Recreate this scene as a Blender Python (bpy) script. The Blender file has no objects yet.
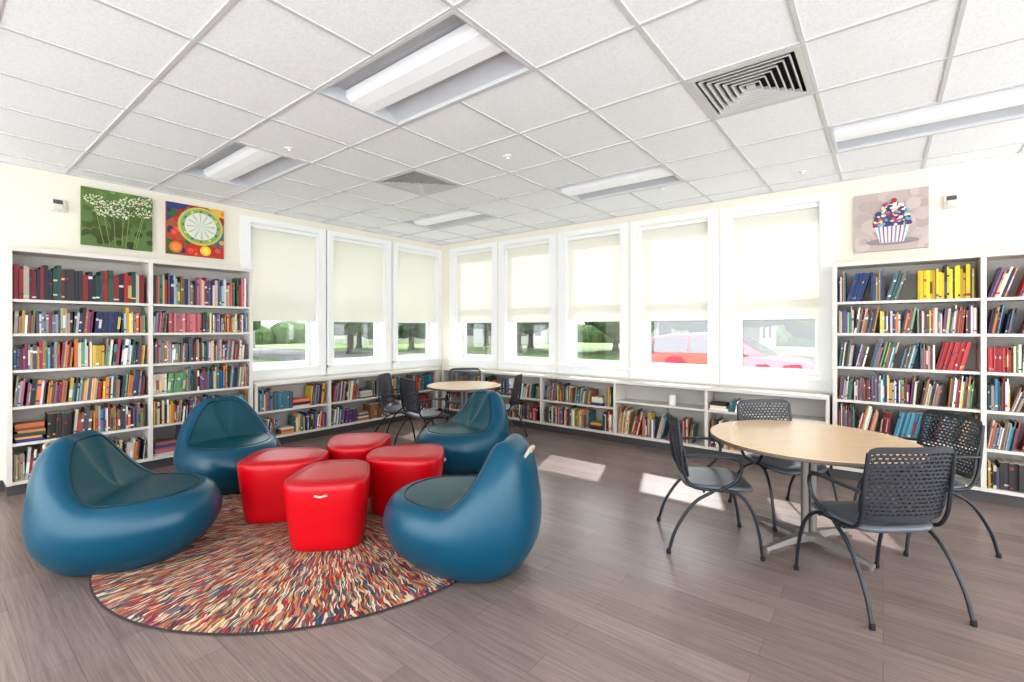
import bpy, bmesh, math, random
from mathutils import Vector, Matrix
random.seed(7)
scene = bpy.context.scene
COL = scene.collection

# ------------------------------------------------------------------ helpers
def srgb(r, g, b):
    def f(c):
        c /= 255.0
        return c/12.92 if c <= 0.04045 else ((c+0.055)/1.055)**2.4
    return (f(r), f(g), f(b), 1.0)

def new_mat(name):
    m = bpy.data.materials.new(name); m.use_nodes = True
    nt = m.node_tree
    return m, nt, nt.nodes['Principled BSDF']

def mat(name, col, rough=0.5, metal=0.0, noise=0.06, nscale=20, bump=0.0, bscale=200, spec=0.5):
    m, nt, p = new_mat(name)
    p.inputs['Roughness'].default_value = rough
    p.inputs['Metallic'].default_value = metal
    p.inputs['Specular IOR Level'].default_value = spec
    tc = nt.nodes.new('ShaderNodeTexCoord')
    n = nt.nodes.new('ShaderNodeTexNoise'); n.inputs['Scale'].default_value = nscale
    nt.links.new(tc.outputs['Object'], n.inputs['Vector'])
    mx = nt.nodes.new('ShaderNodeMix'); mx.data_type = 'RGBA'
    mx.inputs[6].default_value = tuple(c*(1-noise) for c in col[:3])+(1,)
    mx.inputs[7].default_value = tuple(min(1, c*(1+noise)) for c in col[:3])+(1,)
    nt.links.new(n.outputs['Fac'], mx.inputs[0])
    nt.links.new(mx.outputs[2], p.inputs['Base Color'])
    if bump > 0:
        n2 = nt.nodes.new('ShaderNodeTexNoise'); n2.inputs['Scale'].default_value = bscale
        nt.links.new(tc.outputs['Object'], n2.inputs['Vector'])
        b = nt.nodes.new('ShaderNodeBump'); b.inputs['Strength'].default_value = bump
        b.inputs['Distance'].default_value = 0.004
        nt.links.new(n2.outputs['Fac'], b.inputs['Height'])
        nt.links.new(b.outputs['Normal'], p.inputs['Normal'])
    return m

def attr_mat(name, rough=0.5):
    m, nt, p = new_mat(name)
    a = nt.nodes.new('ShaderNodeAttribute'); a.attribute_name = 'Col'
    nt.links.new(a.outputs['Color'], p.inputs['Base Color'])
    p.inputs['Roughness'].default_value = rough
    return m

def emit_mat(name, col, strength):
    m, nt, p = new_mat(name)
    p.inputs['Base Color'].default_value = col
    p.inputs['Emission Color'].default_value = col
    p.inputs['Emission Strength'].default_value = strength
    return m

class MB:
    """mesh builder"""
    def __init__(s): s.v=[]; s.f=[]; s.m=[]; s.c=[]
    def add(s, verts, faces, mi=0, col=(1,1,1,1), cols=None, mis=None):
        o=len(s.v); s.v+= [tuple(v) for v in verts]
        for k,f in enumerate(faces):
            s.f.append(tuple(i+o for i in f)); s.m.append(mis[k] if mis else mi)
            s.c.append(cols[k] if cols else col)
    def box(s, a, b, mi=0, map=None, col=(1,1,1,1)):
        x0,y0,z0=a; x1,y1,z1=b
        vs=[(x0,y0,z0),(x1,y0,z0),(x1,y1,z0),(x0,y1,z0),(x0,y0,z1),(x1,y0,z1),(x1,y1,z1),(x0,y1,z1)]
        if map: vs=[map(*v) for v in vs]
        s.add(vs,[(0,3,2,1),(4,5,6,7),(0,1,5,4),(1,2,6,5),(2,3,7,6),(3,0,4,7)],mi,col)
    def build(s, name, mats, parent=None, smooth=False, bevel=0, color=False, loc=None, recalc=True):
        me=bpy.data.meshes.new(name); me.from_pydata(s.v,[],s.f)
        for m in mats: me.materials.append(m)
        me.polygons.foreach_set('material_index', s.m)
        if color:
            ca=me.color_attributes.new(name='Col',type='FLOAT_COLOR',domain='CORNER')
            arr=[]
            for f,c in zip(s.f,s.c): arr+= list(c)*len(f)
            ca.data.foreach_set('color',arr)
        if recalc:
            bm=bmesh.new(); bm.from_mesh(me); bmesh.ops.recalc_face_normals(bm,faces=bm.faces); bm.to_mesh(me); bm.free()
        if smooth: me.polygons.foreach_set('use_smooth',[True]*len(me.polygons))
        me.update()
        return obj(name, me, parent, loc, bevel)

def obj(name, data, parent=None, loc=None, bevel=0, rz=None):
    o=bpy.data.objects.new(name,data); COL.objects.link(o)
    if parent: o.parent=parent
    if loc: o.location=loc
    if rz is not None: o.rotation_euler=(0,0,rz)
    if bevel:
        b=o.modifiers.new('bev','BEVEL'); b.width=bevel; b.segments=2; b.limit_method='ANGLE'
    return o

def empty(name, loc=(0,0,0), rz=0):
    e=bpy.data.objects.new(name,None); e.empty_display_size=0.1
    COL.objects.link(e); e.location=loc; e.rotation_euler=(0,0,rz); return e

def catmull(pts, n):
    P=[Vector(p) for p in pts]; P=[P[0]*2-P[1]]+P+[P[-1]*2-P[-2]]
    out=[]; segs=len(P)-3
    for i in range(segs):
        a,b,c,d=P[i:i+4]
        for k in range(n):
            t=k/n
            out.append(0.5*((2*b)+(c-a)*t+(2*a-5*b+4*c-d)*t*t+(3*b-a-3*c+d)*t**3))
    out.append(P[-2].copy()); return out

def tube_curve(name, paths, r, material, smooth_n=6, cyclic=False):
    cu=bpy.data.curves.new(name,'CURVE'); cu.dimensions='3D'; cu.bevel_depth=r; cu.bevel_resolution=3; cu.use_fill_caps=True
    for p in paths:
        q=catmull(p,smooth_n) if smooth_n else [Vector(x) for x in p]
        sp=cu.splines.new('POLY'); sp.points.add(len(q)-1)
        for k,v in enumerate(q): sp.points[k].co=(v.x,v.y,v.z,1)
        sp.use_cyclic_u=cyclic
    cu.materials.append(material); return cu

def loft(mb, rings, mi=0, cap0=True, cap1=True, mis=None):
    n=len(rings[0]); vs=[p for r in rings for p in r]; fs=[]; ms=[]
    for i in range(len(rings)-1):
        for j in range(n):
            k=(j+1)%n; fs.append((i*n+j,i*n+k,(i+1)*n+k,(i+1)*n+j)); ms.append(mis[i] if mis else mi)
    if cap0: fs.append(tuple(reversed(range(n)))); ms.append(mis[0] if mis else mi)
    if cap1: fs.append(tuple(range((len(rings)-1)*n,len(rings)*n))); ms.append(mis[-1] if mis else mi)
    mb.add(vs,fs,mis=ms)

LW=-6.4; BW=6.0; H=3.05; TH=0.30
def ML(s,q,z): return (LW+q, s, z)
def MR(s,q,z): return (s, BW-q, z)

# ------------------------------------------------------------------ materials
M_wall=mat('wall_cream_paint',srgb(234,228,213),0.7,noise=0.015,nscale=3,bump=0.05)
M_white=mat('white_trim_paint',srgb(240,240,238),0.45,noise=0.01)
M_case=mat('bookcase_laminate',srgb(220,215,206),0.5,noise=0.02,nscale=6)
M_caseb=mat('bookcase_back',srgb(190,186,180),0.6,noise=0.03)
M_base=mat('baseboard_dark',srgb(84,80,80),0.5)
M_gridm=mat('ceiling_tbar',srgb(208,208,209),0.45,noise=0.01)
M_dark=mat('grey_mesh_plastic',srgb(50,52,58),0.42,noise=0.05)
M_seat=mat('grey_seat_plastic',srgb(92,98,104),0.30,noise=0.05)
M_tube=mat('grey_tube',srgb(50,52,58),0.3,metal=0.3)
M_silver=mat('brushed_steel',srgb(135,130,126),0.4,metal=0.5)
M_teal=mat('teal_vinyl',srgb(2,76,100),0.28,noise=0.10,nscale=8,bump=0.12,bscale=350)
M_teal2=mat('teal_vinyl_seat',srgb(10,72,84),0.32,noise=0.10,nscale=8,bump=0.14,bscale=350)
M_pipe=mat('teal_piping',srgb(6,44,58),0.4)
M_red=mat('red_vinyl',srgb(198,8,28),0.30,noise=0.06,nscale=8,bump=0.08,bscale=350)
M_red2=mat('red_vinyl_top',srgb(190,18,34),0.34,noise=0.06,nscale=8,bump=0.08,bscale=350)
M_rpipe=mat('red_piping',srgb(130,8,20),0.4)
M_strap=mat('strap_grey',srgb(190,180,160),0.6)
M_books=attr_mat('book_covers',0.45)
M_paint=attr_mat('canvas_paint',0.6)
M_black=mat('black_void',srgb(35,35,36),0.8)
M_vent=mat('vent_grey',srgb(205,205,203),0.4)

# blind: translucent fabric
m,nt,p=new_mat('roller_blind_fabric'); M_blind=m
out=nt.nodes['Material Output']
tr=nt.nodes.new('ShaderNodeBsdfTranslucent'); tr.inputs['Color'].default_value=srgb(250,247,240)
p.inputs['Base Color'].default_value=srgb(238,235,229); p.inputs['Roughness'].default_value=0.8
w=nt.nodes.new('ShaderNodeTexNoise'); w.inputs['Scale'].default_value=120
bp=nt.nodes.new('ShaderNodeBump'); bp.inputs['Strength'].default_value=0.05
nt.links.new(w.outputs['Fac'],bp.inputs['Height']); nt.links.new(bp.outputs['Normal'],p.inputs['Normal'])
ms=nt.nodes.new('ShaderNodeMixShader'); ms.inputs[0].default_value=0.36
nt.links.new(p.outputs[0],ms.inputs[1]); nt.links.new(tr.outputs[0],ms.inputs[2]); nt.links.new(ms.outputs[0],out.inputs['Surface'])

# glass
m,nt,p=new_mat('window_glass'); M_glass=m; out=nt.nodes['Material Output']
t=nt.nodes.new('ShaderNodeBsdfTransparent'); g=nt.nodes.new('ShaderNodeBsdfGlossy'); g.inputs['Roughness'].default_value=0.02
t.inputs['Color'].default_value=(0.94,0.95,0.96,1)
ms=nt.nodes.new('ShaderNodeMixShader'); ms.inputs[0].default_value=0.10
nt.links.new(t.outputs[0],ms.inputs[1]); nt.links.new(g.outputs[0],ms.inputs[2]); nt.links.new(ms.outputs[0],out.inputs['Surface'])

# floor planks
m,nt,p=new_mat('vinyl_plank_floor'); M_floor=m
tc=nt.nodes.new('ShaderNodeTexCoord')
br=nt.nodes.new('ShaderNodeTexBrick'); br.inputs['Scale'].default_value=1.0
br.inputs['Brick Width'].default_value=1.22; br.inputs['Row Height'].default_value=0.15
br.inputs['Mortar Size'].default_value=0.0012; br.inputs['Mortar Smooth'].default_value=0.3
br.inputs['Color1'].default_value=srgb(134,119,113); br.inputs['Color2'].default_value=srgb(148,132,126)
br.inputs['Mortar'].default_value=srgb(106,94,90); br.offset=0.37
nt.links.new(tc.outputs['Object'],br.inputs['Vector'])
mp=nt.nodes.new('ShaderNodeMapping'); mp.inputs['Scale'].default_value=(1.6,44,1)
nt.links.new(tc.outputs['Object'],mp.inputs['Vector'])
n=nt.nodes.new('ShaderNodeTexNoise'); n.inputs['Scale'].default_value=1.6; n.inputs['Detail'].default_value=9; n.inputs['Roughness'].default_value=0.72
nt.links.new(mp.outputs[0],n.inputs['Vector'])
cr=nt.nodes.new('ShaderNodeValToRGB'); cr.color_ramp.elements[0].position=0.3; cr.color_ramp.elements[0].color=(0.70,0.685,0.675,1)
cr.color_ramp.elements[1].position=0.7; cr.color_ramp.elements[1].color=(1.18,1.17,1.17,1)
nt.links.new(n.outputs['Fac'],cr.inputs[0])
mx=nt.nodes.new('ShaderNodeMix'); mx.data_type='RGBA'; mx.blend_type='MULTIPLY'; mx.inputs[0].default_value=1
nt.links.new(br.outputs['Color'],mx.inputs[6]); nt.links.new(cr.outputs[0],mx.inputs[7]); nt.links.new(mx.outputs[2],p.inputs['Base Color'])
p.inputs['Roughness'].default_value=0.27
bp=nt.nodes.new('ShaderNodeBump'); bp.inputs['Strength'].default_value=0.10; bp.inputs['Distance'].default_value=0.003
nt.links.new(n.outputs['Fac'],bp.inputs['Height']); nt.links.new(bp.outputs['Normal'],p.inputs['Normal'])

# ceiling tile
m,nt,p=new_mat('acoustic_tile'); M_tile=m
tc=nt.nodes.new('ShaderNodeTexCoord')
n=nt.nodes.new('ShaderNodeTexNoise'); n.inputs['Scale'].default_value=90; n.inputs['Detail'].default_value=6
nt.links.new(tc.outputs['Object'],n.inputs['Vector'])
cr=nt.nodes.new('ShaderNodeValToRGB'); cr.color_ramp.elements[0].position=0.35; cr.color_ramp.elements[0].color=srgb(238,240,243)
cr.color_ramp.elements[1].position=0.6; cr.color_ramp.elements[1].color=srgb(248,250,252)
nt.links.new(n.outputs['Fac'],cr.inputs[0]); nt.links.new(cr.outputs[0],p.inputs['Base Color']); p.inputs['Roughness'].default_value=0.85
bp=nt.nodes.new('ShaderNodeBump'); bp.inputs['Strength'].default_value=0.1; bp.inputs['Distance'].default_value=0.002
nt.links.new(n.outputs['Fac'],bp.inputs['Height']); nt.links.new(bp.outputs['Normal'],p.inputs['Normal'])

# rug
m,nt,p=new_mat('multicolour_rug'); M_rug=m
tc=nt.nodes.new('ShaderNodeTexCoord'); sp=nt.nodes.new('ShaderNodeSeparateXYZ'); nt.links.new(tc.outputs['Object'],sp.inputs[0])
at=nt.nodes.new('ShaderNodeMath'); at.operation='ARCTAN2'; nt.links.new(sp.outputs[1],at.inputs[0]); nt.links.new(sp.outputs[0],at.inputs[1])
ln=nt.nodes.new('ShaderNodeVectorMath'); ln.operation='LENGTH'; nt.links.new(tc.outputs['Object'],ln.inputs[0])
a2=nt.nodes.new('ShaderNodeMath'); a2.operation='MULTIPLY'; a2.inputs[1].default_value=165; nt.links.new(at.outputs[0],a2.inputs[0])
l2=nt.nodes.new('ShaderNodeMath'); l2.operation='MULTIPLY'; l2.inputs[1].default_value=17; nt.links.new(ln.outputs['Value'],l2.inputs[0])
nz=nt.nodes.new('ShaderNodeTexNoise'); nz.inputs['Scale'].default_value=9; nt.links.new(tc.outputs['Object'],nz.inputs['Vector'])
nzm=nt.nodes.new('ShaderNodeMath'); nzm.operation='MULTIPLY_ADD'; nzm.inputs[1].default_value=8; nt.links.new(nz.outputs['Fac'],nzm.inputs[0]); nt.links.new(a2.outputs[0],nzm.inputs[2])
cb=nt.nodes.new('ShaderNodeCombineXYZ'); nt.links.new(nzm.outputs[0],cb.inputs[0]); nt.links.new(l2.outputs[0],cb.inputs[1])
vo=nt.nodes.new('ShaderNodeTexVoronoi'); vo.voronoi_dimensions='2D'; vo.inputs['Scale'].default_value=1; nt.links.new(cb.outputs[0],vo.inputs['Vector'])
s2=nt.nodes.new('ShaderNodeSeparateColor'); nt.links.new(vo.outputs['Color'],s2.inputs[0])
cr=nt.nodes.new('ShaderNodeValToRGB'); cr.color_ramp.interpolation='CONSTANT'
pal=[(172,52,46),(214,196,166),(62,56,68),(200,118,62),(164,60,74),(78,120,128),(220,208,188),(124,52,54),(206,152,86),(66,82,108),(190,122,104),(92,76,68),(158,146,104),(182,58,48),(212,200,176),(58,62,72),(134,124,108)]
els=cr.color_ramp.elements
for i,c in enumerate(pal):
    if i<2: e=els[i]; e.position=i/len(pal)
    else: e=els.new(i/len(pal))
    e.color=srgb(*c)
nt.links.new(s2.outputs[0],cr.inputs[0]); nt.links.new(cr.outputs[0],p.inputs['Base Color']); p.inputs['Roughness'].default_value=0.95
bp=nt.nodes.new('ShaderNodeBump'); bp.inputs['Strength'].default_value=0.6; bp.inputs['Distance'].default_value=0.006
nt.links.new(vo.outputs['Distance'],bp.inputs['Height']); nt.links.new(bp.outputs['Normal'],p.inputs['Normal'])
M_rugedge=mat('rug_binding',srgb(60,50,56),0.9)

# table maple
m,nt,p=new_mat('maple_laminate'); M_maple=m
tc=nt.nodes.new('ShaderNodeTexCoord'); mp=nt.nodes.new('ShaderNodeMapping'); mp.inputs['Scale'].default_value=(2,26,2); nt.links.new(tc.outputs['Object'],mp.inputs[0])
n=nt.nodes.new('ShaderNodeTexNoise'); n.inputs['Scale'].default_value=1.4; n.inputs['Detail'].default_value=6; nt.links.new(mp.outputs[0],n.inputs['Vector'])
cr=nt.nodes.new('ShaderNodeValToRGB'); cr.color_ramp.elements[0].color=srgb(222,186,146); cr.color_ramp.elements[1].color=srgb(236,206,170)
nt.links.new(n.outputs['Fac'],cr.inputs[0]); nt.links.new(cr.outputs[0],p.inputs['Base Color']); p.inputs['Roughness'].default_value=0.26
M_tedge=mat('table_edge_grey',srgb(112,100,88),0.5)

# ------------------------------------------------------------------ room shell
XR=3.6; YF=-3.0
b=MB(); b.box((LW-TH,YF,-0.1),(XR,BW+TH,0)); b.build('floor',[M_floor])

win_L=[(2.66,3.59),(3.83,4.76),(5.00,5.90)]
win_B=[(-6.05,-5.17),(-4.89,-4.01),(-3.72,-2.84),(-2.56,-1.68),(-1.41,-0.53)]
WB,WT=0.97,2.88
def wall(name,mapf,s0,s1,wins):
    b=MB()
    b.box((s0,-TH,0),(s1,0,WB),map=mapf); b.box((s0,-TH,WT),(s1,0,H+0.25),map=mapf)
    e=[s0]+[x for w in wins for x in w]+[s1]
    for i in range(0,len(e),2): b.box((e[i],-TH,WB),(e[i+1],0,WT),map=mapf)
    return b.build(name,[M_wall])
wall('wall_left',ML,YF,BW,win_L)
wall('wall_back',MR,LW-TH,XR,win_B)

def window(n,mapf,s0,s1):
    root=empty('window_%d'%n,mapf((s0+s1)/2,0,WB))
    inv=Vector(root.location)
    def mm(s,q,z):
        v=mapf(s,q,z); return (v[0]-inv.x,v[1]-inv.y,v[2]-inv.z)
    b=MB(); q0,q1=-0.27,-0.21; f=0.04
    # outer frame
    b.box((s0,q0,WB),(s0+f,q1,WT),map=mm); b.box((s1-f,q0,WB),(s1,q1,WT),map=mm)
    b.box((s0+f,q0,WB),(s1-f,q1,WB+0.04),map=mm); b.box((s0+f,q0,WT-f),(s1-f,q1,WT),map=mm)
    zm=1.93; b.box((s0+f,q0,zm-.03),(s1-f,q1,zm+.03),map=mm)
    # lower sash
    b.box((s0+f,q1-.02,WB+.04),(s0+f+.025,q1+.01,zm-.03),map=mm); b.box((s1-f-.025,q1-.02,WB+.04),(s1-f,q1+.01,zm-.03),map=mm)
    b.box((s0+f+.025,q1-.019,WB+.04),(s1-f-.025,q1+.009,WB+.075),map=mm)
    # casings (inside face of wall)
    c=0.125
    b.box((s0-c,0.001,WB),(s0,0.014,WT),map=mm); b.box((s1,0.001,WB),(s1+c,0.014,WT),map=mm)
    b.box((s0-c,0.001,WT),(s1+c,0.014,WT+.07),map=mm)
    # sill
    b.box((s0-c-.012,-0.205,WB-.03),(s1+c+.012,0.045,WB-.001),map=mm)
    b.box((s0-c,0.001,WB-.13),(s1+c,0.014,WB-.031),map=mm)
    # jamb liners
    b.box((s0+.0005,-0.208,WB),(s0+.010,-.001,WT-.001),map=mm); b.box((s1-.010,-0.208,WB),(s1-.0005,-.001,WT-.001),map=mm)
    b.box((s0+.010,-0.208,WT-.01),(s1-.010,-.001,WT-.0005),map=mm)
    b.build('frame',[M_white],root)
    g=MB(); g.box((s0+f,-0.245,WB+.04),(s1-f,-0.24,WT-f),map=mm); g.build('glass_pane',[M_glass],root)
    r=MB(); r.box((s0+.012,-0.062,1.63),(s1-.012,-0.058,WT-.05),map=mm); r.build('roller_blind',[M_blind],root)
    r=MB(); r.box((s0+.012,-0.068,1.605),(s1-.012,-0.052,1.631),map=mm)
    r.box((s0+.011,-0.10,WT-.06),(s1-.011,-0.02,WT-.012),map=mm); r.build('blind_rail',[M_white],root)
k=1
for w in win_L: window(k,ML,*w); k+=1
for w in win_B: window(k,MR,*w); k+=1

# ceiling: tiles + T grid
GX=-0.34; GY=1.60; TX=0.64; TY=0.68
fixi=[(-4,0),(-8,0),(-8,4),(-4,4),(0,4),(0,0)]; fix=[(GX+i*TX,GY+j*TY) for i,j in fixi]
venti=[(-1,2),(-6,2)]; vents=[(GX+i*TX,GY+j*TY) for i,j in venti]
holes=set()
for (i,j) in fixi:
    for k in (0,1): holes.add((i+k,j))
for h_ in venti: holes.add(h_)
b=MB(); g=MB()
for i in range(-11,8):
    for j in range(-9,8):
        x0=GX+i*TX; y0=GY+j*TY; x1=x0+TX; y1=y0+TY
        x0c,x1c=max(x0,LW),min(x1,XR); y0c,y1c=max(y0,YF),min(y1,BW)
        if x1c-x0c<0.005 or y1c-y0c<0.005 or (i,j) in holes: continue
        b.add([(x0c,y0c,H),(x0c,y1c,H),(x1c,y1c,H),(x1c,y0c,H)],[(0,1,2,3)])
b.box((LW-TH,YF,H+0.25),(XR,BW+TH,H+0.3))
ceil=b.build('ceiling',[M_tile],recalc=False)
hw=0.011
inside=lambda x,y:any(fx+.1<x<fx+2*TX-.1 and fy+.01<y<fy+TY-.01 for fx,fy in fix)
g=MB()
for j in range(-8,8):
    y=GY+j*TY
    if YF<y<BW: g.box((LW,y-hw,H-.0082),(XR,y+hw,H+.004))
for i in range(-10,8):
    x=GX+i*TX
    if not(LW<x<XR): continue
    for j in range(-9,8):
        y0=max(GY+j*TY,YF); y1=min(GY+j*TY+TY,BW)
        if y1<=y0 or inside(x,(y0+y1)/2): continue
        g.box((x-hw,y0+hw,H-.008),(x+hw,y1-hw,H+.004))
g.box((LW,YF,H-.01),(LW+.022,BW,H)); g.box((LW,BW-.022,H-.01),(XR,BW,H))
g.build('trim_1',[M_gridm])

M_lens=emit_mat('troffer_lens',srgb(244,246,248),0.06)
M_refl=mat('troffer_reflector',srgb(196,199,204),0.35,noise=0.02)
for (x,y) in fix:
    root=empty('ceiling_light_fixture',(x+TX,y+TY/2,H))
    b=MB(); hx=TX-.012; hy=TY/2-.006
    prof=[(-hy+.02,-.002),(-hy+.025,.012),(-.25,.045),(-.21,.070),(-.17,.078),(-.13,.078)]
    n=len(prof); 
    for sgn in (1,-1):
        vs=[]; fs=[]
        for (py,pz) in prof: vs+=[(-hx+.016,sgn*py,pz),(hx-.016,sgn*py,pz)]
        for i in range(n-1): fs.append((2*i,2*i+1,2*i+3,2*i+2))
        b.add(vs,fs,0)
    for sx in (-1,1): b.add([(sx*(hx-.016),-hy+.01,-.004),(sx*(hx-.016),hy-.01,-.004),(sx*(hx-.017),hy-.01,.08),(sx*(hx-.017),-hy+.01,.08)],[(0,1,2,3)],0)
    b.box((-hx,-hy,-.010),(hx,-hy+.02,.0),1); b.box((-hx,hy-.02,-.010),(hx,hy,0),1); b.box((-hx,-hy+.02,-.010),(-hx+.016,hy-.02,0),1); b.box((hx-.016,-hy+.02,-.010),(hx,hy-.02,0),1)
    b.box((-hx,-hy,.08),(hx,hy,.10))
    b.build('housing',[M_refl,M_gridm],root,smooth=False)
    L=MB(); ring=[(-.135,.07),(-.13,.03),(-.095,.008),(0,.0),(.095,.008),(.13,.03),(.135,.07)]
    vs=[];fs=[]
    for (py,pz) in ring: vs+=[(-hx+.018,py,pz),(hx-.018,py,pz)]
    for i in range(len(ring)-1): fs.append((2*i,2*i+1,2*i+3,2*i+2))
    L.add(vs,fs); L.build('lens',[M_lens],root,smooth=False)

for (x,y) in vents:
    root=empty('ceiling_air_vent',(x+TX/2,y+TY/2,H))
    b=MB(); kx=(TX-.02)/.6; ky=(TY-.02)/.6
    def sqr(r,z): return [(-r*kx,-r*ky,z),(r*kx,-r*ky,z),(r*kx,r*ky,z),(-r*kx,r*ky,z)]
    loft(b,[sqr(.298,-.002),sqr(.298,-.010),sqr(.265,-.012),sqr(.26,.0)],cap0=False,cap1=False)
    for r in (.245,.208,.171,.134,.097,.06):
        loft(b,[sqr(r,-.012),sqr(r-.016,.012),sqr(r-.019,.012),sqr(r-.008,-.014),sqr(r,-.012)],cap0=False,cap1=False)
    b.box((-.025,-.025,-.012),(.025,.025,.0))
    b.build('louvers',[M_vent],root)
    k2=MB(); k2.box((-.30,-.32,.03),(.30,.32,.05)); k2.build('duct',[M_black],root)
for (x,y) in [(-2.64,3.28),(-4.0,1.98),(-0.62,5.40),(-1.9,5.1)]:
    b=MB()
    rg=lambda r,z:[(r*math.cos(a*math.pi/8),r*math.sin(a*math.pi/8),z) for a in range(16)]
    loft(b,[rg(.04,-.001),rg(.04,-.006),rg(.03,-.009),rg(.010,-.011),rg(.010,-.022),rg(.016,-.023),rg(.016,-.026)])
    b.build('ceiling_sprinkler',[M_white],loc=(x,y,H-.001),smooth=False)

# baseboards (toe kicks)
b=MB(); b.box((YF,0,0),(0.5,.015,.1),map=ML); b.box((0.5,0,0),(BW-.25,.25,.098),map=ML); b.build('baseboard_left',[M_base])
b=MB(); b.box((LW+.25,0,0),(1.74,.25,.098),map=MR); b.box((1.74,0,0),(XR,.015,.1),map=MR); b.build('baseboard_back',[M_base])

# ------------------------------------------------------------------ bookcases
D=0.30
SH=[.13,.47,.80,1.13,1.46,1.77]
def tall_case(name,mapf,divs,top):
    b=MB()
    s0,s1=divs[0],divs[-1]
    b.box((s0+.018,.014,.10),(s1-.018,D,.13),map=mapf); b.box((s0-.022,.002,top-.03),(s1+.022,D+.012,top+.01),map=mapf)
    for s in divs: 
        b.box((s-.018,.002,.10),(s+.018,D+.004,top-.03),map=mapf)
    for a,c in zip(divs[:-1],divs[1:]):
        for z in SH[1:]: b.box((a+.018,.015,z-.025),(c-.018,D-.005,z),map=mapf)
    b.box((s0+.018,.002,.10),(s1-.018,.014,top-.03),1,map=mapf)
    return b.build(name,[M_case,M_caseb],bevel=0)
tall_case('tall_bookcase',ML,[.51,1.54,2.55],2.23)
tall_case('tall_bookcase',MR,[-.38,.68,1.74],2.15)
def low_case(name,mapf,divs,mids):
    b=MB(); s0=divs[0]; s1=divs[-1]
    b.box((s0+.016,.014,.10),(s1-.016,D,.13),map=mapf); b.box((s0-.014,.002,.785),(s1+.014,D+.02,.82),map=mapf)
    for s in divs: b.box((s-.016,.002,.10),(s+.016,D+.003,.785),map=mapf)
    for (a,c),z in zip(zip(divs[:-1],divs[1:]),mids): b.box((a+.016,.015,z-.025),(c-.016,D-.005,z),map=mapf)
    b.box((s0+.016,.002,.10),(s1-.016,.014,.785),1,map=mapf)
    return b.build(name,[M_case,M_caseb])
LD=[2.61,3.60,4.63,5.62]; low_case('low_bookcase',ML,LD,[.46,.46,.46])
RD=[-6.04,-5.13,-3.96,-2.78,-1.62,-.44]; low_case('low_bookcase',MR,RD,[.46,.46,.46,.56,.56])

# ---- books
BR=[(186,48,46),(36,72,130),(232,226,214),(226,188,76),(52,112,88),(36,36,42),(206,120,62),(100,72,118),(84,146,168),(226,216,194),(136,40,48),(104,150,98),(200,114,122),(126,92,68),(240,238,232),(84,100,118),(30,48,90),(192,174,148),(170,188,200),(218,206,188),(216,116,54),(150,106,78),(70,122,140),(188,56,58),(226,162,66),(64,138,172),(60,56,54),(206,196,178)]
DK=[(25,70,60),(30,40,60),(150,35,35),(40,36,40),(20,80,70),(200,190,170),(120,30,40),(36,84,66)]
YL=[(244,210,30),(242,204,38),(238,198,34),(246,218,60),(50,46,40)]
def add_book(b,mapf,s,t,z,h,q1,dep,col,lab,lean):
    a=random.uniform(.06,.16); bq=a+random.uniform(.04,.09); cq=random.uniform(.5,.8); dq=cq+random.uniform(.04,.12)
    ls=[0,a,bq,cq,dq,1.0]; o=[]; 
    pat=random.choice([0,0,0,1,1,4,4,2,5])
    cset={0:[col]*5,1:[col,lab,col,col,col],2:[col,col,lab,col,col],3:[lab,col,col,col,lab],4:[col,col,col,lab,col],5:[col,lab,col,lab,col]}[pat]
    for l in ls:
        zz=z+h*l; ds=lean*h*l
        o+=[mapf(s+ds,q1,zz),mapf(s+t+ds,q1,zz),mapf(s+t+ds,q1-dep,zz),mapf(s+ds,q1-dep,zz)]
    fs=[];cs=[]
    for i in range(5):
        a=4*i
        fs.append((a,a+1,a+5,a+4)); cs.append(cset[i])
        for (p0,p1) in ((1,2),(2,3),(3,0)): fs.append((a+p0,a+p1,a+4+p1,a+4+p0)); cs.append(col)
    fs.append((0,3,2,1)); cs.append(col); fs.append((20,21,22,23)); cs.append(srgb(228,220,202))
    b.add(o,fs,cols=cs)
def jit(c,v=1):
    k=random.uniform(.8,1.12); w=random.uniform(0,.25)*v
    g=sum(c)/3
    return srgb(*[max(0,min(255,(x*(1-w)+(g*.5+230*.5)*w)*k+random.uniform(-12,12)*v)) for x in c])
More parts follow.
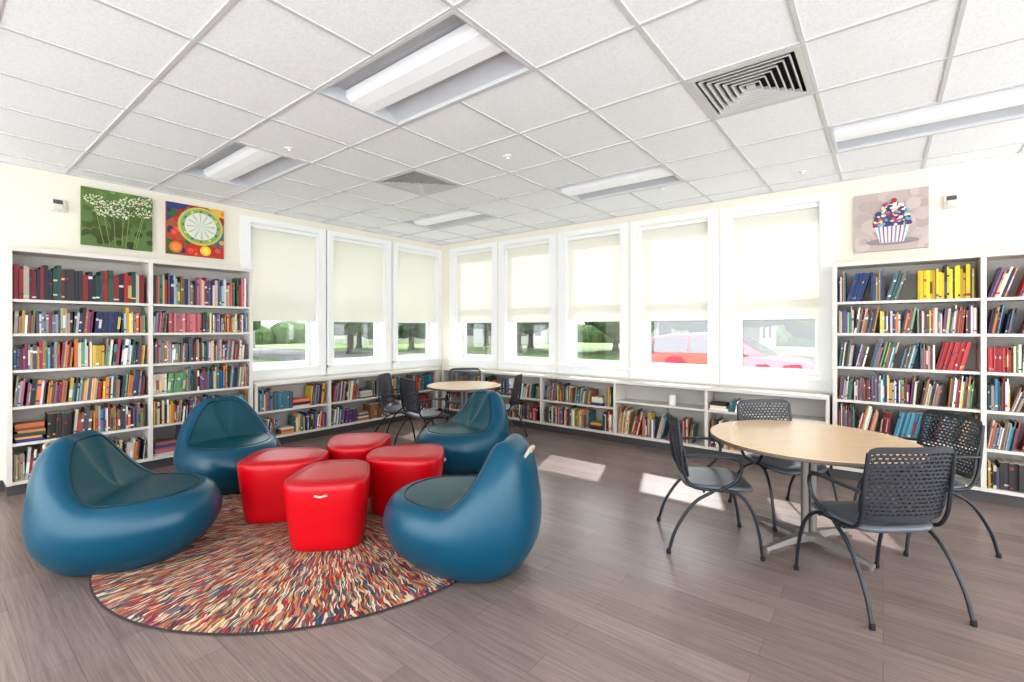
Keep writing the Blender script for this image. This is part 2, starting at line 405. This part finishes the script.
def fill_row(b,mapf,s0,s1,z,clear,pal=BR,hmin=.62,hmax=.9,lean=0.0,tmin=.012,tmax=.034,full=1.0,depr=(.14,.2),stackp=0.06,v=1):
    s=s0+.01; end=s0+(s1-s0)*full-.01
    while s<end-.03:
        r=random.random()
        if r<stackp and end-s>.28:   # horizontal stack
            wd=random.uniform(.18,.24); zz=z+.001; n=random.randint(3,6)
            for _ in range(n):
                t=random.uniform(.015,.04)
                if zz+t>z+clear*.85: break
                w2=wd*random.uniform(.85,1); off=(wd-w2)*random.random(); c=jit(random.choice(pal)); q=.275
                x0,x1=s+off,s+off+w2
                vs=[mapf(x0,q-.15,zz),mapf(x1,q-.15,zz),mapf(x1,q,zz),mapf(x0,q,zz),mapf(x0,q-.15,zz+t),mapf(x1,q-.15,zz+t),mapf(x1,q,zz+t),mapf(x0,q,zz+t)]
                b.add(vs,[(0,3,2,1),(4,5,6,7),(0,1,5,4),(1,2,6,5),(2,3,7,6),(3,0,4,7)],col=c)
                zz+=t+.0005
            s+=wd+.01; continue
        run=random.randint(4,14); base=random.uniform(hmin,hmax)*clear; ln=random.choice([0,0,lean,lean,lean*.5])
        theme=random.random()<.16; tc=random.choice(pal); th=random.uniform(tmin,tmax)
        hprev=0
        for i in range(run):
            t=th if theme else random.choice([random.uniform(tmin,tmax),random.uniform(tmin,(tmin+tmax)/2)])
            h=min(clear*.95,max(.12,base*(random.uniform(.98,1.01) if theme else random.uniform(.80,1.14))))
            shift=abs(ln)*h
            if s+t+shift>end: break
            c=jit(tc,.2) if theme else jit(random.choice(pal),v); lab=jit(random.choice([(235,230,215),(40,38,38),(214,190,100),(170,50,50),(230,230,230),(60,80,120)]))
            add_book(b,mapf,s,t,z+.001,h,.285-random.uniform(0,.035),random.uniform(*depr),c,lab,ln)
            s+=t*(1.0 if ln==0 else 1.06)+.0006
            hprev=shift
        s+=hprev+.002
        if random.random()<.06: s+=random.uniform(.01,.04)
# left tall
b=MB()
clr=[.31,.30,.30,.30,.28,.42]
for (a,c) in ((.53,1.52),(1.56,2.53)):
    for i,z in enumerate(SH):
        if i==5: fill_row(b,ML,a,c,z,.40,pal=DK if a<1 else BR,hmin=.70,hmax=.80,tmin=.02 if a<1 else .014,tmax=.045 if a<1 else .03,stackp=0,v=.3)
        else: fill_row(b,ML,a,c,z,clr[i],lean=.08,hmin=.68,hmax=.84,tmin=.009,tmax=.027)
b.build('books',[M_books],color=True)
b=MB()
for k,(a,c) in enumerate(((-.36,.66),(.70,1.72))):
    for i,z in enumerate(SH):
        cc=.34 if i==5 else clr[i]
        if i==5 and k==0:
            fill_row(b,MR,a,a+.60,z,cc,lean=.28,hmin=.68,hmax=.84,tmin=.008,tmax=.018,stackp=0)
            fill_row(b,MR,a+.60,c,z,cc,pal=YL,hmin=.76,hmax=.84,tmin=.012,tmax=.028,stackp=0,v=.3)
        elif i==0: fill_row(b,MR,a,c,z,cc,stackp=.5,full=.8)
        else: fill_row(b,MR,a,c,z,cc,lean=random.choice([.3,.22,.16]),hmin=.68,hmax=.86,tmin=.007,tmax=.018,stackp=.02)
b.build('books',[M_books],color=True)
b=MB()
for a,c in zip(LD[:-1],LD[1:]):
    for z in (.13,.46): fill_row(b,ML,a+.02,c-.02,z,.30,lean=.1,stackp=.2,tmax=.024)
b.build('books',[M_books],color=True)
b=MB()
for k,(a,c) in enumerate(zip(RD[:-1],RD[1:])):
    if k<3:
        for z in (.13,.46): fill_row(b,MR,a+.02,c-.02,z,.30,lean=.12,stackp=.3,full=.97,tmax=.024)
    elif k==3:
        fill_row(b,MR,a+.02,c-.02,.13,.38,lean=.25,stackp=.0,hmin=.65,hmax=.88,full=.9,tmin=.006,tmax=.015)
    else:
        fill_row(b,MR,a+.02,c-.02,.13,.38,lean=.2,stackp=.3,full=.5); fill_row(b,MR,a+.02,a+.4,.56,.2,lean=.2,stackp=1)
b.build('books',[M_books],color=True)

# paper cup on low bookcase shelf
b=MB(); rg=lambda r,z:[(r*math.cos(a*math.pi/12),r*math.sin(a*math.pi/12),z) for a in range(24)]
loft(b,[rg(.035,0),rg(.04,.01),rg(.045,.12),rg(.042,.125),rg(.038,.02)]); b.build('paper_cup',[M_white],loc=(-2.05,BW-.2,.561),smooth=False)

# ------------------------------------------------------------------ wall art
def circ(cx,cy,r,n=20,sx=1,a0=0,a1=2*math.pi):
    return [(cx+sx*r*math.cos(a0+(a1-a0)*i/n),cy+r*math.sin(a0+(a1-a0)*i/n)) for i in range(n if a1-a0>6.2 else n+1)]
def art(name,mapf,s0,z0,w,h,bg,polys):
    b=MB(); b.box((s0,0.002,z0),(s0+w,.035,z0+h),0,map=mapf,col=bg); 
    for i,(pts,c) in enumerate(polys):
        q=.0355+i*.00012
        pts=[(min(1,max(0,x)),min(1,max(0,y))) for x,y in pts]
        vs=[mapf(s0+x*w,q,z0+y*h) for x,y in pts]
        b.add(vs,[tuple(range(len(vs)))],0,col=c)
    return b.build(name,[M_paint],color=True)
R=random
P=[]
for i in range(90):
    x=R.random();y=R.random();k=.45+.65*y*R.uniform(.6,1.2)
    r_=R.uniform(.03,.09)
    P.append((circ(x,y,r_,10),srgb(92*k+14,116*k+16,66*k)))
def stem(x0,y0,x1,y1,w=.005): return [(x0-w,y0),(x0+w,y0),(x1+w,y1),(x1-w,y1)]
fl=[(.16,.80),(.42,.74),(.66,.84),(.84,.68),(.90,.90),(.28,.60),(.55,.60)]
for (x,y) in fl:
    P.append((stem(.5+(x-.5)*.6,.02,x,y-.04),srgb(140,160,94)))
    for i in range(60):
        a=R.random()*6.28; rr=math.sqrt(R.random())
        P.append((circ(x+.15*rr*math.cos(a),y+.09*rr*math.sin(a),R.uniform(.006,.016),6),srgb(R.randint(200,236),R.randint(206,236),R.randint(180,210))))
art('flower_painting',ML,1.03,2.36,.59,.59,srgb(96,122,70),P)
P=[([(0,.0),(1,0),(1,.22),(0,.30)],srgb(190,60,40)),([(0,.62),(.4,1),(0,1)],srgb(50,70,120)),([(.7,1),(1,.72),(1,1)],srgb(225,180,70)),
   ([(0,.3),(.3,.2),(.2,.0),(0,0)],srgb(60,110,60)),([(.05,.85),(.5,.95),(.45,.82),(.1,.7)],srgb(160,50,60)),([(.8,.1),(1,.3),(1,.55),(.86,.4)],srgb(60,110,140))]
for i in range(30): P.append((circ(R.random(),R.random(),R.uniform(.03,.09),9,sx=R.uniform(.6,1.5)),srgb(*R.choice([(190,60,40),(216,160,60),(60,100,60),(40,60,100),(160,40,60),(220,120,50),(60,40,50)]))))
P.append((circ(.58,.60,.38,32,sx=1.05),srgb(196,190,110))); P.append((circ(.58,.60,.34,32,sx=1.05),srgb(130,175,100)))
P.append((circ(.58,.60,.27,32,sx=1.05),srgb(222,222,205)))
for i in range(12):
    a=i*math.pi/6; P.append((circ(.58+.31*math.cos(a),.60+.30*math.sin(a),.026,8),[srgb(200,70,50),srgb(230,210,90),srgb(80,110,160)][i%3]))
    P.append(([(.58,.60),(.58+.25*math.cos(a),.60+.25*math.sin(a)),(.58+.25*math.cos(a+.12),.60+.25*math.sin(a+.12))],srgb(170,186,184)))
for (x,y,r_,c) in [(.15,.14,.11,(225,120,50)),(.40,.10,.09,(200,50,45)),(.66,.12,.10,(236,190,60)),(.88,.15,.09,(180,60,50)),(.12,.42,.07,(210,60,50))]:
    P.append((circ(x,y,r_,16),srgb(*c))); P.append((circ(x,y,r_*.6,12),srgb(*[min(255,v+30) for v in c])))
art('abstract_painting',ML,1.75,2.36,.59,.59,srgb(170,90,54),P)
P=[]
for i in range(60):
    k=R.uniform(.9,1.08); P.append((circ(R.uniform(.0,1),R.uniform(.0,1),R.uniform(.05,.14),12),srgb(190*k,174*k,168*k)))
P.append(([(.52+.36*math.cos(a*math.pi/12),.15+.06*math.sin(a*math.pi/12)) for a in range(24)],srgb(150,136,138)))
P.append(([(.36,.13),(.68,.13),(.76,.42),(.28,.42)],srgb(216,214,220)))
for i in range(7):
    x=.365+i*.047; P.append(([(x,.13),(x+.016,.13),(x+.026+(i-3)*.013,.42),(x+.005+(i-3)*.013,.42)],srgb(170,80,96) if i%2 else srgb(120,136,164)))
cc=[(56,72,130),(225,222,225),(190,74,92),(120,176,188),(90,66,116),(230,214,150),(240,236,238)]
def dome(y): 
    return max(0,.25*math.sqrt(max(0,1-((y-.42)/.38)**2)))
P.append(([(.52+.26*math.cos(a*math.pi/20),.41+.38*math.sin(a*math.pi/20)) for a in range(21)],srgb(74,78,124)))
for i in range(150):
    y=R.uniform(.41,.78); w_=dome(y); P.append((circ(.52+R.uniform(-w_,w_),y+.01,R.uniform(.012,.028),8,sx=R.uniform(1,1.6)),srgb(*R.choice(cc))))
P.append((circ(.55,.83,.04,14),srgb(186,44,52)))
art('cupcake_painting',MR,-.23,2.28,.57,.58,srgb(190,174,168),P)

def strobe(mapf,s,z):
    b=MB(); b.box((s-.055,.001,z-.06),(s+.055,.035,z+.06),0,map=mapf); b.box((s-.03,.035,z-.045),(s+.03,.06,z-.0),0,map=mapf)
    b.box((s-.035,.035,z+.01),(s+.035,.038,z+.05),1,map=mapf); b.build('fire_alarm_strobe',[M_case,M_base],bevel=.004)
strobe(ML,.86,2.72); strobe(MR,.50,2.69)

# ------------------------------------------------------------------ rug
RC=(-3.44,2.08); b=MB(); N=128
rg=lambda r,z:[(r*math.cos(2*math.pi*i/N),r*math.sin(2*math.pi*i/N),z) for i in range(N)]
loft(b,[rg(1.46,.0),rg(1.47,.005),rg(1.46,.009)],1,cap1=False); loft(b,[rg(1.46,.009),rg(1.45,.010)],0,cap0=False)
b.build('round_rug',[M_rug,M_rugedge],loc=(RC[0],RC[1],.001),smooth=False)

# ------------------------------------------------------------------ lounge chairs
def sstep(x): x=max(0,min(1,x)); return x*x*(3-2*x)
def lounge_mesh():
    b=MB(); NP=80
    front=[(.0,0),(.56,0),(.72,.03),(.92,.14),(1.0,.25),(.985,.33),(.92,.395),(.84,.425),(.76,.43),(.56,.437),(.26,.442),(.0,.445)]
    back =[(.0,0),(.60,0),(.77,.03),(.94,.14),(1.02,.28),(1.0,.48),(.90,.69),(.70,.80),(.50,.775),(.33,.63),(.15,.50),(.0,.445)]
    pp=[]
    for j in range(NP):
        ph=2*math.pi*j/NP; a=ph if ph<=math.pi else 2*math.pi-ph
        bb=sstep((math.radians(98)-a)/math.radians(74))
        dx,dy=math.sin(ph),-math.cos(ph)
        ax=.43; by=.575 if dy>0 else .44; n=2.2
        E=1/((abs(dx)/ax)**n+(abs(dy)/by)**n)**(1/n)
        ctr=[Vector((f[0]*(1-bb)+k[0]*bb, f[1]*(1-bb)+k[1]*bb,0)) for f,k in zip(front,back)]
        prof=catmull(ctr,4)
        pp.append([(dx*E*q.x,dy*E*q.x,max(0,q.y)) for q in prof])
    L=len(pp[0]); rings=[[pp[j][i] for j in range(NP)] for i in range(1,L-1)]
    mis=[1 if i>=8*4-1 else 0 for i in range(len(rings))]
    loft(b,rings,mis=mis,cap0=True,cap1=True)
    pipe=[pp[j][8*4] for j in range(NP)]
    return b,pipe
lb,pipe=lounge_mesh()
lo=lb.build('pod_body',[M_teal,M_teal2],smooth=True); pod_me=lo.data; bpy.data.objects.remove(lo)
pc=tube_curve('pod_piping',[pipe],.006,M_pipe,smooth_n=0,cyclic=True)
sc=tube_curve('pod_strap',[[(-.06,-.375,.705),(-.06,-.40,.74),(-.025,-.405,.755),(.025,-.405,.755),(.06,-.40,.74),(.06,-.375,.705)]],.011,M_strap)
def lounge(x,y,fx,fy):
    r=empty('lounge_chair',(x,y,.0115),math.atan2(fy,fx)-math.pi/2)
    obj('body',pod_me,r); obj('piping',pc,r); obj('strap_handle',sc,r)
lounge(-3.95,.84,.70,.78)
lounge(-2.09,2.22,-.94,-.34)
lounge(-4.96,1.87,1.1,-.10)
lounge(-3.54,3.70,-.20,-1.0)

# red ottomans
def egg(sc,z,n=64,grow=0):
    out=[]
    for i in range(n):
        a=2*math.pi*i/n; c=math.cos(a); s=math.sin(a)
        L_=.315; e=0.60
        px=L_*math.copysign(abs(c)**e,c)
        w=.268*(1+.16*px/L_); py=w*math.copysign(abs(s)**e,s)
        out.append((px*sc,py*sc,z))
    return out
b=MB()
rr=[egg(.82,0),egg(.85,.012),egg(.88,.08),egg(.93,.22),egg(.985,.36),egg(1.0,.415),egg(.995,.443),egg(.975,.457),egg(.94,.463),egg(.925,.459),egg(.915,.464),egg(.6,.467),egg(.3,.468)]
loft(b,rr,mis=[0]*8+[0]+[1]*4)
ro=b.build('ott',[M_red,M_red2],smooth=True); ott_me=ro.data; bpy.data.objects.remove(ro)
rp_=tube_curve('ott_pipe',[egg(.925,.461)],.004,M_rpipe,smooth_n=0,cyclic=True)
os_=tube_curve('ott_strap',[[(.302,-.04,.385),(.318,-.03,.39),(.324,0,.385),(.318,.03,.39),(.302,.04,.385)]],.008,M_strap)
def ott(x,y):
    a=math.atan2(y-2.2,x+3.475)
    r=empty('red_ottoman_table',(x,y,.0115),a); obj('body',ott_me,r); obj('strap_handle',os_,r); obj('piping',rp_,r)
for dx in (-.345,.345):
    for dy in (-.335,.335): ott(-3.475+dx,2.2+dy)

# ------------------------------------------------------------------ mesh chairs
b=MB(); NX=61; NY=37
def bp_(i,j):
    u=-1+2*i/NX; v=j/NY
    w=.24*(1-.07*abs(2*v-1)**6); 
    edge=.018*abs(u)**10
    return (u*w, -.225-.07*v+.030*u*u, .49+.405*v - (edge if v>.5 else -edge))
vs=[bp_(i,j) for j in range(NY+1) for i in range(NX+1)]; fs=[]
for j in range(NY):
    for i in range(NX):
        if j%2==1 and 2<j<NY-3 and 2<=i<NX-2:
            off=0 if (j//2)%2==0 else 2
            if (i+off)%4!=0: continue
        fs.append((j*(NX+1)+i,j*(NX+1)+i+1,(j+1)*(NX+1)+i+1,(j+1)*(NX+1)+i))
b.add(vs,fs); bo=b.build('chair_back',[M_dark],smooth=False,recalc=False); back_me=bo.data; bpy.data.objects.remove(bo)
def sq(sx,sy,z,n=40,e=.5):
    out=[]
    for i in range(n):
        a=2*math.pi*i/n; c=math.cos(a); s=math.sin(a)
        x=sx*math.copysign(abs(c)**e,c); y=sy*math.copysign(abs(s)**e,s)
        out.append((x,y+.01,z-(.03*max(0,(y-.10)/.14)**2 if y>.1 else 0)))
    return out
b=MB()
loft(b,[sq(.20,.19,.42),sq(.232,.222,.425),sq(.24,.23,.44),sq(.235,.226,.452),sq(.21,.20,.455),sq(.14,.13,.449),sq(.05,.05,.447)])
so=b.build('chair_seat',[M_seat],smooth=True); seat_me=so.data; bpy.data.objects.remove(so)
paths=[]; 
for s in (1,-1):
    paths.append([(s*.262,.255,.012),(s*.262,.235,.16),(s*.258,.19,.32),(s*.246,.10,.418),(s*.238,-.05,.430),(s*.234,-.17,.445),(s*.236,-.225,.53),(s*.238,-.245,.68),(s*.232,-.265,.86)])
    paths.append([(s*.268,-.33,.012),(s*.264,-.28,.17),(s*.258,-.17,.34),(s*.245,-.04,.425)])
    paths.append([(s*.245,.0,.43),(s*.262,.09,.50),(s*.270,.125,.585),(s*.272,.11,.64),(s*.272,.05,.655)])
frame_c=tube_curve('chair_frame',paths,.0105,M_tube)
frame_x=tube_curve('chair_cross',[[(-.245,.08,.415),(.245,.08,.415)],[(-.235,-.1,.415),(.235,-.1,.415)]],.009,M_tube,smooth_n=1)
b=MB()
for s in (1,-1):
    rgs=[]
    for (y,wd,zz) in [(-.235,.010,.650),(-.225,.014,.652),(-.15,.018,.658),(0,.020,.660),(.07,.018,.658),(.105,.013,.652),(.11,.008,.650)]:
        xc=s*(.272-(.03 if y<-.2 else (.012 if y<-.1 else 0)))
        rgs.append([(xc+wd*math.cos(a*math.pi/6),y,zz+.010*math.sin(a*math.pi/6)) for a in range(12)])
    loft(b,rgs)
ao=b.build('chair_arms',[M_dark],smooth=True); arm_me=ao.data; bpy.data.objects.remove(ao)
b=MB()
for (x,y) in [(.262,.255),(-.262,.255),(.268,-.33),(-.268,-.33)]:
    rg=lambda r,z:[(x+r*math.cos(a*math.pi/6),y+r*math.sin(a*math.pi/6),z) for a in range(12)]
    loft(b,[rg(.014,0),rg(.015,.012),rg(.012,.03)])
fo=b.build('chair_feet',[M_black]); feet_me=fo.data; bpy.data.objects.remove(fo)
def chair(x,y,fx,fy):
    r=empty('mesh_back_armchair',(x,y,0),math.atan2(fy,fx)-math.pi/2)
    bk=obj('backrest',back_me,r); sm=bk.modifiers.new('sol','SOLIDIFY'); sm.thickness=.009; sm.offset=0
    obj('seat',seat_me,r); obj('legs_frame',frame_c,r); obj('cross_bars',frame_x,r); obj('armrests',arm_me,r); obj('feet',feet_me,r)
chair(-.96,3.51,.87,.46)
chair(-.62,4.31,.70,-.72)
chair(-.06,3.38,-.66,.75)
chair(.17,4.42,-.82,-.60)
chair(-5.04,4.03,.7,.45)
chair(-4.48,3.96,.25,.9)
chair(-4.08,4.89,-.8,-.4)
chair(-4.90,5.08,.6,-.6)

# ------------------------------------------------------------------ round tables
def table(x,y,R_,rz=0):
    r=empty('round_table',(x,y,0),rz)
    b=MB(); N=96
    rg=lambda q,z:[(q*math.cos(2*math.pi*i/N),q*math.sin(2*math.pi*i/N),z) for i in range(N)]
    loft(b,[rg(R_-.02,.708),rg(R_-.004,.712),rg(R_,.724),rg(R_-.002,.736)],1,cap1=False); loft(b,[rg(R_-.002,.736),rg(R_-.008,.74)],0,cap0=False)
    b.build('tabletop',[M_maple,M_tedge],r)
    b=MB(); n=24
    rg2=lambda q,z,cx=0,cy=0:[(cx+q*math.cos(2*math.pi*i/n),cy+q*math.sin(2*math.pi*i/n),z) for i in range(n)]
    for sx in (-.030,.030): loft(b,[rg2(.024,.05,sx),rg2(.024,.70,sx)])
    loft(b,[rg2(.17,.695),rg2(.17,.706)]); loft(b,[rg2(.075,.045),rg2(.075,.075),rg2(.055,.085)])
    b.build('pedestal_column',[M_silver],r,smooth=False)
    b=MB()
    for k in range(4):
        a=k*math.pi/2+.3; c,s=math.cos(a),math.sin(a); L_=R_*.66
        sec=[(.03,.034,.030,.085),(L_*.55,.026,.034,.068),(L_,.018,.02,.042)]
        rings=[]
        for (d_,w,z0,z1) in sec:
            rings.append([(c*d_-s*w,s*d_+c*w,z0),(c*d_+s*w,s*d_-c*w,z0),(c*d_+s*w*.7,s*d_-c*w*.7,z1),(c*d_-s*w*.7,s*d_+c*w*.7,z1)])
        loft(b,rings)
        px,py=c*(L_-.02),s*(L_-.02); loft(b,[rg2(.016,0,px,py),rg2(.016,.022,px,py)])
    b.build('star_base',[M_silver],r)
table(-.41,3.88,.64,.75)
table(-4.48,4.62,.50,.5)

# ------------------------------------------------------------------ exterior
M_grass=mat('lawn_grass',srgb(104,134,66),0.9,noise=0.3,nscale=1.5)
M_road=mat('asphalt',srgb(128,130,134),0.9,noise=0.08,nscale=4)
M_walk=mat('concrete_walk',srgb(165,160,154),0.9,noise=0.05)
M_leaf=mat('tree_foliage',srgb(66,92,48),0.9,noise=0.5,nscale=3)
M_trunk=mat('tree_bark',srgb(74,62,54),0.9,noise=0.3,nscale=8)
M_house=mat('house_siding',srgb(176,172,166),0.8)
M_roof=mat('house_roof',srgb(96,90,90),0.9)
M_wdark=mat('house_window',srgb(60,66,72),0.2)
b=MB()
gz=-.15
b.box((-90,BW+TH,gz-.1),(60,12.2,gz),0); b.box((-90,18.5,gz-.1),(60,110,gz),0); b.box((-90,12.2,gz-.1),(60,18.5,gz-.02),1)
b.box((-90,-20,gz-.1),(-15.5,BW+TH,gz),0); b.box((-11.5,-20,gz-.1),(LW-TH,BW+TH,gz),0); b.box((-15.5,-20,gz-.1),(-11.5,BW+TH,gz-.02),1)
b.box((-90,10.2,gz),(60,11.2,gz+.01),2); b.box((-90,20,gz),(60,21,gz+.01),2)
b.build('ground_outside',[M_grass,M_road,M_walk])
def tree(x,y,h,r):
    root=empty('tree',(x,y,gz))
    b=MB(); rg=lambda q,z,o=0:[(o+q*math.cos(2*math.pi*i/10),q*math.sin(2*math.pi*i/10),z) for i in range(10)]
    loft(b,[rg(.32,0),rg(.22,.3),rg(.18,h*.35,.05),rg(.12,h*.6,.0)]); b.build('trunk',[M_trunk],root,smooth=True)
    bm=bmesh.new()
    for k in range(9):
        a=R.random()*6.28; rr=r*R.uniform(.2,.7); q=r*R.uniform(.45,.75)
        mt=Matrix.Translation((rr*math.cos(a),rr*math.sin(a),h*.62+R.uniform(-.25,.4)*r))
        bmesh.ops.create_icosphere(bm,subdivisions=3,radius=q,matrix=mt)
    for v in bm.verts: v.co+=Vector((R.uniform(-1,1),R.uniform(-1,1),R.uniform(-1,1)))*r*.05
    me=bpy.data.meshes.new('crown'); bm.to_mesh(me); bm.free(); me.materials.append(M_leaf); obj('crown',me,root)
for t_ in [(-20,26,7,3.6),(-12,27,7,3.6),(-6,24,7,2.8),(3,30,8,3.5),(-28,18,7,3.6),(-24,8,6,3.2),(-31,12,7,3.4),(-22,2,6,3.2),(-30,34,8,4.4),(10,27,7,3),(-36,24,8,4.4),(-16,33,7,4),(-3,34,7,4),(-24,33,7,4),(-33,4,7,4),(-29,24,6,3.4),(8,36,8,4),(-9,35,7,4)]: tree(*t_)
# distant hedge row
bm=bmesh.new()
for k in range(110):
    x=-80+k*1.2; bmesh.ops.create_icosphere(bm,subdivisions=2,radius=R.uniform(1.3,2.2),matrix=Matrix.Translation((x,52+R.uniform(-1,1),gz+R.uniform(.4,1.2))))
for k in range(50):
    bmesh.ops.create_icosphere(bm,subdivisions=2,radius=R.uniform(1.3,2.2),matrix=Matrix.Translation((-54+R.uniform(-1,1),-16+k*1.3,gz+R.uniform(.4,1.2))))
for v in bm.verts: v.co+=Vector((R.uniform(-1,1),R.uniform(-1,1),R.uniform(-1,1)))*.12
me=bpy.data.meshes.new('hedge'); bm.to_mesh(me); bm.free(); me.materials.append(M_leaf); obj('hedge',me)
def house(x,y,w,d_,h):
    root=empty('house',(x,y,gz)); b=MB()
    b.box((-w/2,-d_/2,0),(w/2,d_/2,h),0)
    b.add([(-w/2-.4,-d_/2-.4,h),(w/2+.4,-d_/2-.4,h),(w/2+.4,d_/2+.4,h),(-w/2-.4,d_/2+.4,h),(-w/2-.4,0,h+2.2),(w/2+.4,0,h+2.2)],[(0,1,5,4),(2,3,4,5),(0,4,3),(1,2,5),(0,3,2,1)],1)
    k=-w/2+1
    while k<w/2-1.5: b.box((k,-d_/2-.03,.9),(k+1.1,-d_/2,2.2),2); k+=2.6
    k=-d_/2+1
    while k<d_/2-1.5: b.box((w/2,k,.9),(w/2+.03,k+1.1,2.2),2); k+=2.6
    b.build('walls_and_roof',[M_house,M_roof,M_wdark],root)
house(-12,44,9,7,3.2); house(7,44,10,7,3.2); house(-34,42,8,7,3.2); house(-47,14,7,9,3.2); house(-46,34,7,9,3.2)

# car
M_car=mat('car_red_paint',srgb(170,28,54),0.25,noise=0.02); M_tyre=mat('tyre',srgb(30,30,32),0.8); M_cglass=mat('car_glass',srgb(60,50,60),0.08)
M_lamp=mat('car_lamp',srgb(230,230,225),0.2)
def car(x,y,z,rz):
    root=empty('red_car',(x,y,z),rz)
    b=MB()
    st=[(-2.28,.62,.45,.68),(-2.22,.78,.30,.92),(-1.9,.88,.24,1.0),(-1.2,.91,.22,1.03),(0,.92,.22,1.02),(.8,.92,.22,1.0),(1.3,.90,.22,.97),(1.9,.86,.24,.90),(2.22,.76,.28,.78),(2.30,.6,.36,.60)]
    rings=[]
    for (sx,hw_,z0,z1) in st:
        m_=(z0+z1)/2
        rings.append([(sx,-hw_*.9,z0),(sx,-hw_,z0+.1),(sx,-hw_,m_+.1),(sx,-hw_*.94,z1-.04),(sx,-hw_*.82,z1),(sx,hw_*.82,z1),(sx,hw_*.94,z1-.04),(sx,hw_,m_+.1),(sx,hw_,z0+.1),(sx,hw_*.9,z0)])
    loft(b,rings)
    b.build('body',[M_car],root,smooth=True)
    b=MB()
    cab=[(-2.15,.76,1.0,1.01),(-1.9,.74,1.0,1.42),(-1.3,.72,1.0,1.54),(-.3,.70,1.0,1.56),(.3,.70,1.0,1.50),(1.15,.74,.94,.99)]
    rings=[]
    for (sx,hw_,z0,z1) in cab:
        k_=(z1-z0)/.54; top=hw_*(1-.16*k_)
        rings.append([(sx,-hw_-.05,z0),(sx,-top,z1-.05*k_),(sx,-top*.85,z1),(sx,top*.85,z1),(sx,top,z1-.05*k_),(sx,hw_+.05,z0)])
    loft(b,rings)
    b.build('cabin',[M_car],root,smooth=True)
    b=MB()
    for s in (-1,1):
        for (xa,xb,xc,xd) in [(-1.85,-.78,-.78,-1.70),(-.70,.24,.12,-.70),(.32,.90,.26,.22)]:
            b.add([(xa,s*.815,1.05),(xb,s*.815,1.05),(xc,s*.705,1.44),(xd,s*.705,1.44)],[(0,1,2,3)])
    b.add([(.42,-.56,1.48),(.42,.56,1.48),(1.12,.66,1.02),(1.12,-.66,1.02)],[(0,1,2,3)])
    b.build('windows',[M_cglass],root)
    b=MB(); n=24
    for wx in (-1.38,1.42):
        for s in (-1,1):
            ring=lambda q,yy:[(wx+q*math.cos(2*math.pi*i/n),yy,.33+q*math.sin(2*math.pi*i/n)) for i in range(n)]
            loft(b,[ring(.30,s*.72),ring(.33,s*.74),ring(.33,s*.92),ring(.30,s*.945)],0,cap1=False); loft(b,[ring(.21,s*.945),ring(.20,s*.93),ring(.06,s*.94)],1)
            loft(b,[ring(.30,s*.945),ring(.21,s*.945)],0,cap0=False,cap1=False)
    b.build('wheels',[M_tyre,M_silver],root)
    b=MB()
    for s in (-1,1): b.box((2.12,s*.60-.14,.60),(2.27,s*.60+.14,.74)); 
    b.build('lamps',[M_lamp],root)
car(-3.35,13.6,gz-.02,0)

# ------------------------------------------------------------------ light
w=bpy.data.worlds.new('World'); scene.world=w; w.use_nodes=True
nt=w.node_tree; bg=nt.nodes['Background']
bg.inputs['Color'].default_value=(0.93,0.965,1.0,1); bg.inputs['Strength'].default_value=2.5
sd=bpy.data.lights.new('sun','SUN'); sd.energy=4.0; sd.angle=.02; sd.color=(1,.98,.94)
so=bpy.data.objects.new('sun',sd); COL.objects.link(so); so.location=(-4,12,12)
so.rotation_euler=Vector((.42,-1.2,-1.0)).to_track_quat('-Z','Y').to_euler()

# ------------------------------------------------------------------ camera
cd=bpy.data.cameras.new('camera'); cd.sensor_width=36; cd.lens=470/1024*36; cd.shift_y=-12/1024; cd.clip_end=300
co=bpy.data.objects.new('camera',cd); COL.objects.link(co); co.location=(0,0,1.5)
co.rotation_euler=(math.radians(90),0,math.radians(38.3)); scene.camera=co
scene.view_settings.view_transform='Standard'
try:
    scene.view_settings.look='Medium High Contrast'
except Exception as e:
    print('look', e)
scene.view_settings.exposure=0.72
